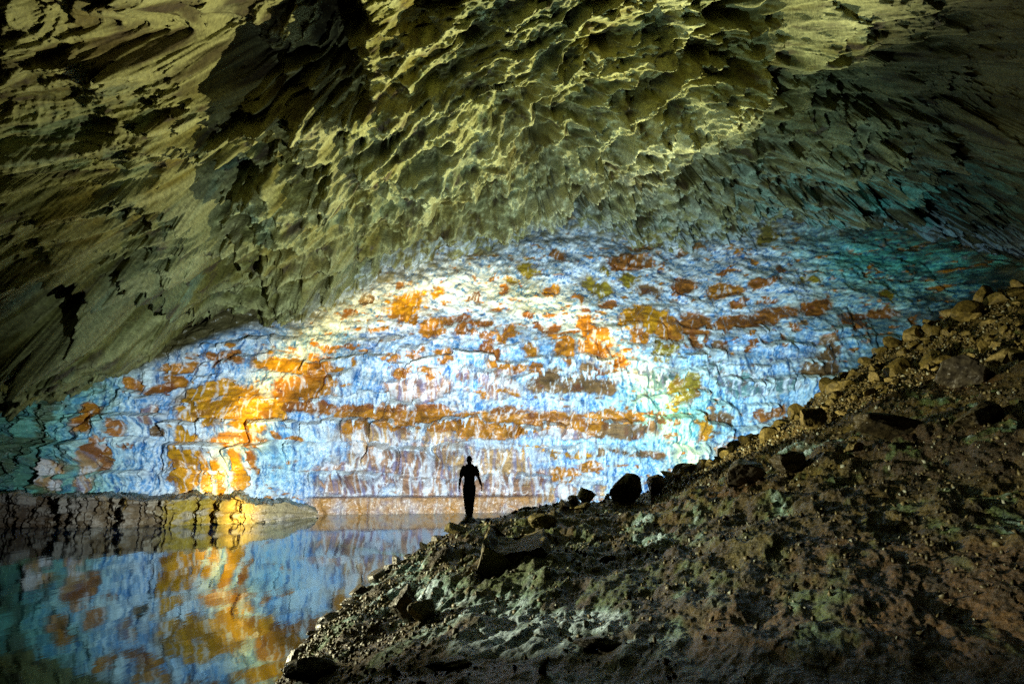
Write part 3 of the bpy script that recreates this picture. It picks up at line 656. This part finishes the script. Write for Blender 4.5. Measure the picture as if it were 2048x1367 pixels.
    for k in range(46):
        edge.append((rg.uniform(598, 905), 0, 0.05+0.13*rg.random()**2.5))
    g = 'dark stones lining the water edge'
    for i, (px, py, sz) in enumerate(edge):
        r = crest_r(px)*(0.985 if py else 1.0-0.10*rg.random()**1.5); p = gpos(px, r)
        put('shore_stone', var_d[i % 7], (p.x, p.y, p.z+sz*0.08), (sz*rg.uniform(.8, 1.5), sz*rg.uniform(.7, 1.1), sz*rg.uniform(.6, 1.2)), (rg.uniform(-.5, .5), rg.uniform(-.5, .5), rg.uniform(0, 6)),
            'dark stone in the row along the edge of the bank', 'stone', g)
    # rubble along the crest of the slope
    g = 'rubble stones on the upper right slope'
    n = 0
    while n < 235:
        px = rg.uniform(1330, 2090); cr = crest_r(px)
        u = rg.random()**1.3
        width = np.interp(px, [1330, 1500, 1700, 2090], [0.06, 0.14, 0.26, 0.30])
        r = cr*(1.0-u*width)+0.1
        s = 0.12+0.42*rg.random()**3.2
        if px > 1650: s *= 1.15
        p = gpos(px, r)
        t = rg.random() < 0.3
        o = put('rubble_stone', (var_t[rg.randrange(5)] if t else var_o[rg.randrange(10)]), (p.x, p.y, p.z+s*0.25), (s*rg.uniform(.9, 1.5), s*rg.uniform(.8, 1.1), s*rg.uniform(.8, 1.4)),
                (rg.uniform(-.6, .6), rg.uniform(-.6, .6), rg.uniform(0, 6)),
                ('pale tan stone in the rubble along the slope crest' if t else 'olive brown stone in the rubble along the slope crest'), 'stone', g)
        n += 1

def build_gravel():
    """loose chips and pebbles too many to count, lying on the bank"""
    rg = np.random.RandomState(12); n = 16000
    m1 = rock_mat('gravel_chips', 0.55, 0.4, 12.0, 0.5, vary=0.4, bdist=0.02)
    base = np.array([(1, 0, 0), (-1, 0, 0), (0, 1, 0), (0, -1, 0), (0, 0, 1), (0, 0, -1), (.6, .6, .5), (-.6, .5, .6), (.5, -.6, .6), (-.6, -.6, .4)], float)
    bm = bmesh.new()
    for p in base: bm.verts.new(p)
    bmesh.ops.convex_hull(bm, input=bm.verts[:]); bm.verts.ensure_lookup_table()
    bmesh.ops.triangulate(bm, faces=bm.faces[:])
    B = np.array([v.co for v in bm.verts]); F = np.array([[v.index for v in f.verts] for f in bm.faces]); bm.free()
    V = []; Fs = []; Cs = []; k = 0
    while k < n:
        px = rg.uniform(560, 2080); cr = float(np.interp(px, [a for a, _, _ in CREST], [c for _, _, c in CREST]))
        t = rg.rand()**0.7
        if rg.rand() < 0.45:
            px = rg.uniform(1300, 2080); cr = float(np.interp(px, [a for a, _, _ in CREST], [c for _, _, c in CREST])); t = 1-0.36*rg.rand()
        r = 4.5+(cr-4.5)*t
        if r > cr*1.01: continue
        dens = 0.5+0.8*float(perlin(np.array([px/120.0]), np.array([r/1.6]), 0.3, 301)[0])
        if px < 900: dens += 0.35
        if px > 1300 and t > 0.6: dens += 0.5
        if rg.rand() > dens: continue
        p = gpos(px, r); sz = (0.010+0.028*rg.rand()**2.5)*(0.7+r/14.0)
        a = rg.normal(size=(3, 3)); qm, _ = np.linalg.qr(a)
        v = (B*(1+0.35*rg.normal(size=B.shape))*np.array((1, .8, .6)))@qm*sz+np.array(p)+np.array((0, 0, sz*0.3))
        V.append(v); Fs.append(F+k*len(B)); k += 1
        cc = np.array((0.10, 0.08, 0.03))*(0.4+1.3*rg.rand())
        if rg.rand() < 0.12: cc = np.array((0.30, 0.32, 0.26))
        Cs.append(np.tile(cc, (len(B), 1)))
    V = np.concatenate(V); Fs = np.concatenate(Fs); Cs = np.concatenate(Cs)
    me = bpy.data.meshes.new('gravel'); me.vertices.add(len(V)); me.vertices.foreach_set('co', V.reshape(-1).astype(np.float32))
    me.loops.add(len(Fs)*3); me.loops.foreach_set('vertex_index', Fs.reshape(-1).astype(np.int32))
    me.polygons.add(len(Fs)); me.polygons.foreach_set('loop_start', np.arange(len(Fs), dtype=np.int32)*3)
    me.update(calc_edges=True)
    a = me.color_attributes.new('tint', 'FLOAT_COLOR', 'POINT'); a.data.foreach_set('color', np.concatenate([Cs, np.ones((len(Cs), 1))], 1).astype(np.float32).reshape(-1))
    me.validate(); me.update()
    tag(link('gravel', me, m1), 'loose gravel chips scattered over the dark bank', 'gravel', kind='stuff')

def tube(bm, pts, rad, n=6):
    rings = []
    for k, p in enumerate(pts):
        p = Vector(p); d = (Vector(pts[min(k+1, len(pts)-1)])-Vector(pts[max(k-1, 0)])).normalized()
        u = d.orthogonal().normalized(); w = d.cross(u)
        rr = rad*(1-0.7*k/(len(pts)-1))
        rings.append([bm.verts.new(p+rr*(math.cos(2*math.pi*i/n)*u+math.sin(2*math.pi*i/n)*w)) for i in range(n)])
    for a, b in zip(rings, rings[1:]):
        for i in range(n): bm.faces.new((a[i], a[(i+1) % n], b[(i+1) % n], b[i]))
    bm.faces.new(rings[0][::-1]); bm.faces.new(rings[-1])
def build_twigs():
    m, nt, b = new_mat('dry_wood'); n = nt.nodes.new('ShaderNodeTexNoise'); n.inputs['Scale'].default_value = 20
    rp = nt.nodes.new('ShaderNodeValToRGB'); rp.color_ramp.elements[0].color = (0.05, 0.03, 0.015, 1); rp.color_ramp.elements[1].color = (0.16, 0.11, 0.05, 1)
    nt.links.new(n.outputs['Fac'], rp.inputs[0]); nt.links.new(rp.outputs[0], b.inputs['Base Color']); b.inputs['Roughness'].default_value = 0.8
    bm = bmesh.new(); rg = random.Random(3)
    for k in range(9):
        a = rg.uniform(0, 6.28); L = rg.uniform(.25, .6); h = rg.uniform(.05, .32); q = rg.uniform(-.1, .1)
        tube(bm, [(q, 0, -0.04), (q+.4*L*math.cos(a), .4*L*math.sin(a), h*.7), (q+L*math.cos(a), L*math.sin(a), h)], 0.013)
    me = bpy.data.meshes.new('dry_twigs'); bm.to_mesh(me); bm.free()
    o = link('dry_twigs', me, m); o.location = gpos(1384, 26.2); tag(o, 'tangle of thin dry twigs on the crest right of the upright boulder', 'twigs')

# ------------------------------------------------------------------ person
def limb(bm, pts):
    """a round tapering limb through (x, y, z, half width, half depth) with domed ends"""
    n = 16; P = [Vector(p[:3]) for p in pts]
    rows = []
    for a, b in zip(pts, pts[1:]):
        for k in range(6):
            t = k/6.0; rows.append([a[i]*(1-t)+b[i]*t for i in range(5)])
    rows.append(list(pts[-1]))
    d0 = (P[0]-P[1]).normalized(); d1 = (P[-1]-P[-2]).normalized()
    def cap(p, d, seq):
        return [[p[0]+d.x*p[3]*math.sin(f), p[1]+d.y*p[3]*math.sin(f), p[2]+d.z*p[3]*math.sin(f), p[3]*math.cos(f), p[4]*math.cos(f)] for f in seq]
    rows = cap(rows[0], d0, (1.4, 1.0, 0.5))+rows+cap(rows[-1], d1, (0.5, 1.0, 1.4))
    rings = []
    for k, q in enumerate(rows):
        a = Vector(rows[max(k-1, 0)][:3]); b = Vector(rows[min(k+1, len(rows)-1)][:3]); d = (b-a).normalized()
        u = Vector((1, 0, 0)); u = (u-d*u.dot(d)).normalized(); w = d.cross(u)
        rings.append([bm.verts.new(Vector(q[:3])+q[3]*math.cos(2*math.pi*i/n)*u+q[4]*math.sin(2*math.pi*i/n)*w) for i in range(n)])
    for a, b in zip(rings, rings[1:]):
        for i in range(n): bm.faces.new((a[i], a[(i+1) % n], b[(i+1) % n], b[i]))
    bm.faces.new(rings[0][::-1]); bm.faces.new(rings[-1])
def ball(bm, c, r):
    q = bmesh.ops.create_icosphere(bm, subdivisions=3, radius=1.0)
    for v in q['verts']: v.co = Vector((v.co.x*r[0]+c[0], v.co.y*r[1]+c[1], v.co.z*r[2]+c[2]))
def fuse(name, bm, mat, parent, voxel=0.010, fold=0.0):
    """joins the overlapping pieces into one continuous skin"""
    bmesh.ops.recalc_face_normals(bm, faces=bm.faces[:])
    me = bpy.data.meshes.new(name); bm.to_mesh(me); bm.free()
    o = bpy.data.objects.new(name, me); COL.objects.link(o)
    md = o.modifiers.new('join', 'REMESH'); md.mode = 'VOXEL'; md.voxel_size = voxel
    sm = o.modifiers.new('smooth', 'SMOOTH'); sm.factor = 0.5; sm.iterations = 3
    dg = bpy.context.evaluated_depsgraph_get(); dg.update()
    new = bpy.data.meshes.new_from_object(o.evaluated_get(dg)); new.name = name
    o.modifiers.clear(); o.data = new; new.materials.clear(); new.materials.append(mat)
    if fold:
        P = np.zeros(len(new.vertices)*3); new.vertices.foreach_get('co', P); P = P.reshape(-1, 3)
        N = np.zeros(len(new.vertices)*3); new.vertices.foreach_get('normal', N); N = N.reshape(-1, 3)
        f = ridged(P[:, 0]*6, P[:, 1]*6, P[:, 2]*9, 2, 91)
        P = P+N*(fold*(f-0.4))[:, None]; new.vertices.foreach_set('co', P.reshape(-1)); new.update()
    new.polygons.foreach_set('use_smooth', np.full(len(new.polygons), True))
    if parent: o.parent = parent
    return o
def plain(name, c, rough=0.8):
    m, nt, b = new_mat(name); n = nt.nodes.new('ShaderNodeTexNoise'); n.inputs['Scale'].default_value = 60; n.inputs['Detail'].default_value = 4
    rp = nt.nodes.new('ShaderNodeValToRGB'); rp.color_ramp.elements[0].color = (*[k*0.7 for k in c], 1); rp.color_ramp.elements[1].color = (*[k*1.2 for k in c], 1)
    nt.links.new(n.outputs['Fac'], rp.inputs[0]); nt.links.new(rp.outputs[0], b.inputs['Base Color']); b.inputs['Roughness'].default_value = rough
    b.inputs['Specular IOR Level'].default_value = 0.2
    return m
def build_person():
    """seen from behind, facing the wall; metres, x to the photo's right, +y away from the camera"""
    sk = plain('skin', (0.16, 0.085, 0.06), 0.6); sh = plain('dark_cotton', (0.02, 0.02, 0.024)); tr = plain('dark_denim', (0.015, 0.016, 0.02)); hr = plain('dark_hair', (0.012, 0.01, 0.008)); bt = plain('dark_leather', (0.012, 0.011, 0.01), 0.5)
    legs = {-1: [(-0.085, 0, 0.90, .095, .10), (-0.088, 0.01, 0.70, .082, .088), (-0.075, 0.02, 0.48, .058, .062), (-0.062, 0.00, 0.34, .055, .062), (-0.040, 0.02, 0.10, .038, .044)],
            1: [(0.085, 0, 0.90, .095, .10), (0.082, 0.01, 0.70, .080, .088), (0.070, -0.01, 0.48, .058, .062), (0.062, -0.05, 0.34, .055, .062), (0.052, -0.05, 0.10, .038, .044)]}
    arms = {-1: [(-0.175, 0, 1.415, .060, .060), (-0.225, -0.005, 1.28, .050, .052), (-0.262, -0.01, 1.13, .042, .044), (-0.292, 0.03, 0.97, .035, .036), (-0.308, 0.055, 0.885, .024, .030)],
            1: [(0.175, 0, 1.415, .060, .060), (0.228, -0.005, 1.28, .050, .052), (0.275, -0.01, 1.14, .042, .044), (0.330, 0.03, 0.99, .035, .036), (0.362, 0.055, 0.91, .024, .030)]}
    bm = bmesh.new()
    limb(bm, [(0, 0, 0.90, .150, .115), (0, 0, 1.08, .130, .10), (0, 0, 1.28, .158, .112), (0, 0, 1.40, .165, .10)])
    limb(bm, [(-0.17, 0, 1.425, .055, .06), (0.17, 0, 1.425, .055, .06)])
    limb(bm, [(0, 0, 1.42, .065, .065), (-0.006, 0.012, 1.57, .056, .060)])
    ball(bm, (-0.010, 0.020, 1.655), (.076, .095, .108)); ball(bm, (-0.010, 0.035, 1.600), (.060, .075, .070))
    ball(bm, (-0.010, 0.118, 1.640), (.012, .018, .022)); ball(bm, (-0.010, 0.106, 1.600), (.024, .010, .008))
    for s in (-1, 1):
        ball(bm, (-0.010+s*.078, 0.015, 1.645), (.012, .020, .032)); ball(bm, (-0.010+s*.030, .105, 1.668), (.014, .010, .008))
        limb(bm, legs[s]); limb(bm, arms[s])
        hx, hy, hz = arms[s][-1][:3]
        limb(bm, [(hx, hy, hz+0.01, .020, .032), (hx+s*.006, hy+.012, hz-.055, .016, .040), (hx+s*.006, hy+.016, hz-.085, .014, .040)])
        for oy, L in ((.030, .070), (.010, .080), (-.010, .074), (-.030, .056)):
            y = hy+.016+oy
            limb(bm, [(hx+s*.006, y, hz-.080, .0105, .0105), (hx+s*.008, y+.004, hz-.085-.45*L, .0095, .0095), (hx-s*.004, y+.008, hz-.085-.78*L, .0088, .0088), (hx-s*.020, y+.010, hz-.085-L, .0075, .0075)])
        limb(bm, [(hx, hy+.030, hz-.020, .013, .013), (hx-s*.010, hy+.062, hz-.055, .0115, .0115), (hx-s*.016, hy+.072, hz-.090, .009, .009)])
    body = fuse('person', bm, sk, None, 0.0075)
    tag(body, 'lone person in dark t-shirt and trousers standing at the water edge', 'person')
    bm = bmesh.new()
    limb(bm, [(0, 0, 0.93, .162, .130), (0, 0, 1.08, .150, .118), (0, 0, 1.28, .172, .125), (0, 0, 1.39, .172, .112)])
    limb(bm, [(-0.165, 0, 1.425, .064, .068), (0.165, 0, 1.425, .064, .068)])
    limb(bm, [(0, 0, 1.42, .09, .085), (0, 0.004, 1.475, .068, .070)])
    for s in (-1, 1):
        a = arms[s]; limb(bm, [(a[0][0], 0, 1.415, .074, .074), (a[1][0]*1.0, -.005, 1.28, .068, .068), (a[1][0]*1.05, -.008, 1.22, .066, .066)])
    fuse('t_shirt', bm, sh, body, 0.011, 0.010)
    bm = bmesh.new()
    limb(bm, [(0, 0, 0.86, .170, .135), (0, 0, 0.97, .158, .125)])
    for s in (-1, 1):
        g = legs[s]
        limb(bm, [(g[0][0]*1.02, 0, 0.86, .104, .118), (g[1][0], .01, .70, .100, .108), (g[2][0], g[2][1], .48, .084, .088), (g[3][0], g[3][1], .32, .078, .082), (g[4][0], g[4][1], .12, .066, .070)])
    fuse('trousers', bm, tr, body, 0.011, 0.012)
    bm = bmesh.new()
    ball(bm, (-0.010, 0.006, 1.678), (.084, .098, .102)); ball(bm, (-0.008, -0.035, 1.640), (.070, .055, .085))
    fuse('hair', bm, hr, body, 0.009, 0.012)
    for s in (-1, 1):
        fx, fy = legs[s][4][:2]; ox = -0.06 if s < 0 else 0.02
        bm = bmesh.new()
        limb(bm, [(fx, fy-.05, .048, .046, .046), (fx+ox*.4, fy+.06, .044, .048, .042), (fx+ox, fy+.17, .034, .042, .030)])
        limb(bm, [(fx, fy-.01, .06, .046, .05), (fx, fy-.005, .12, .046, .05)])
        fuse('shoe', bm, bt, body, 0.009)
    p = at(938, 1033, 20.8); body.location = p
    return body

build_wall()
build_roof()
BANK = build_bank()
build_water()
build_ledge()
build_rocks()
build_gravel()
build_twigs()
build_person()
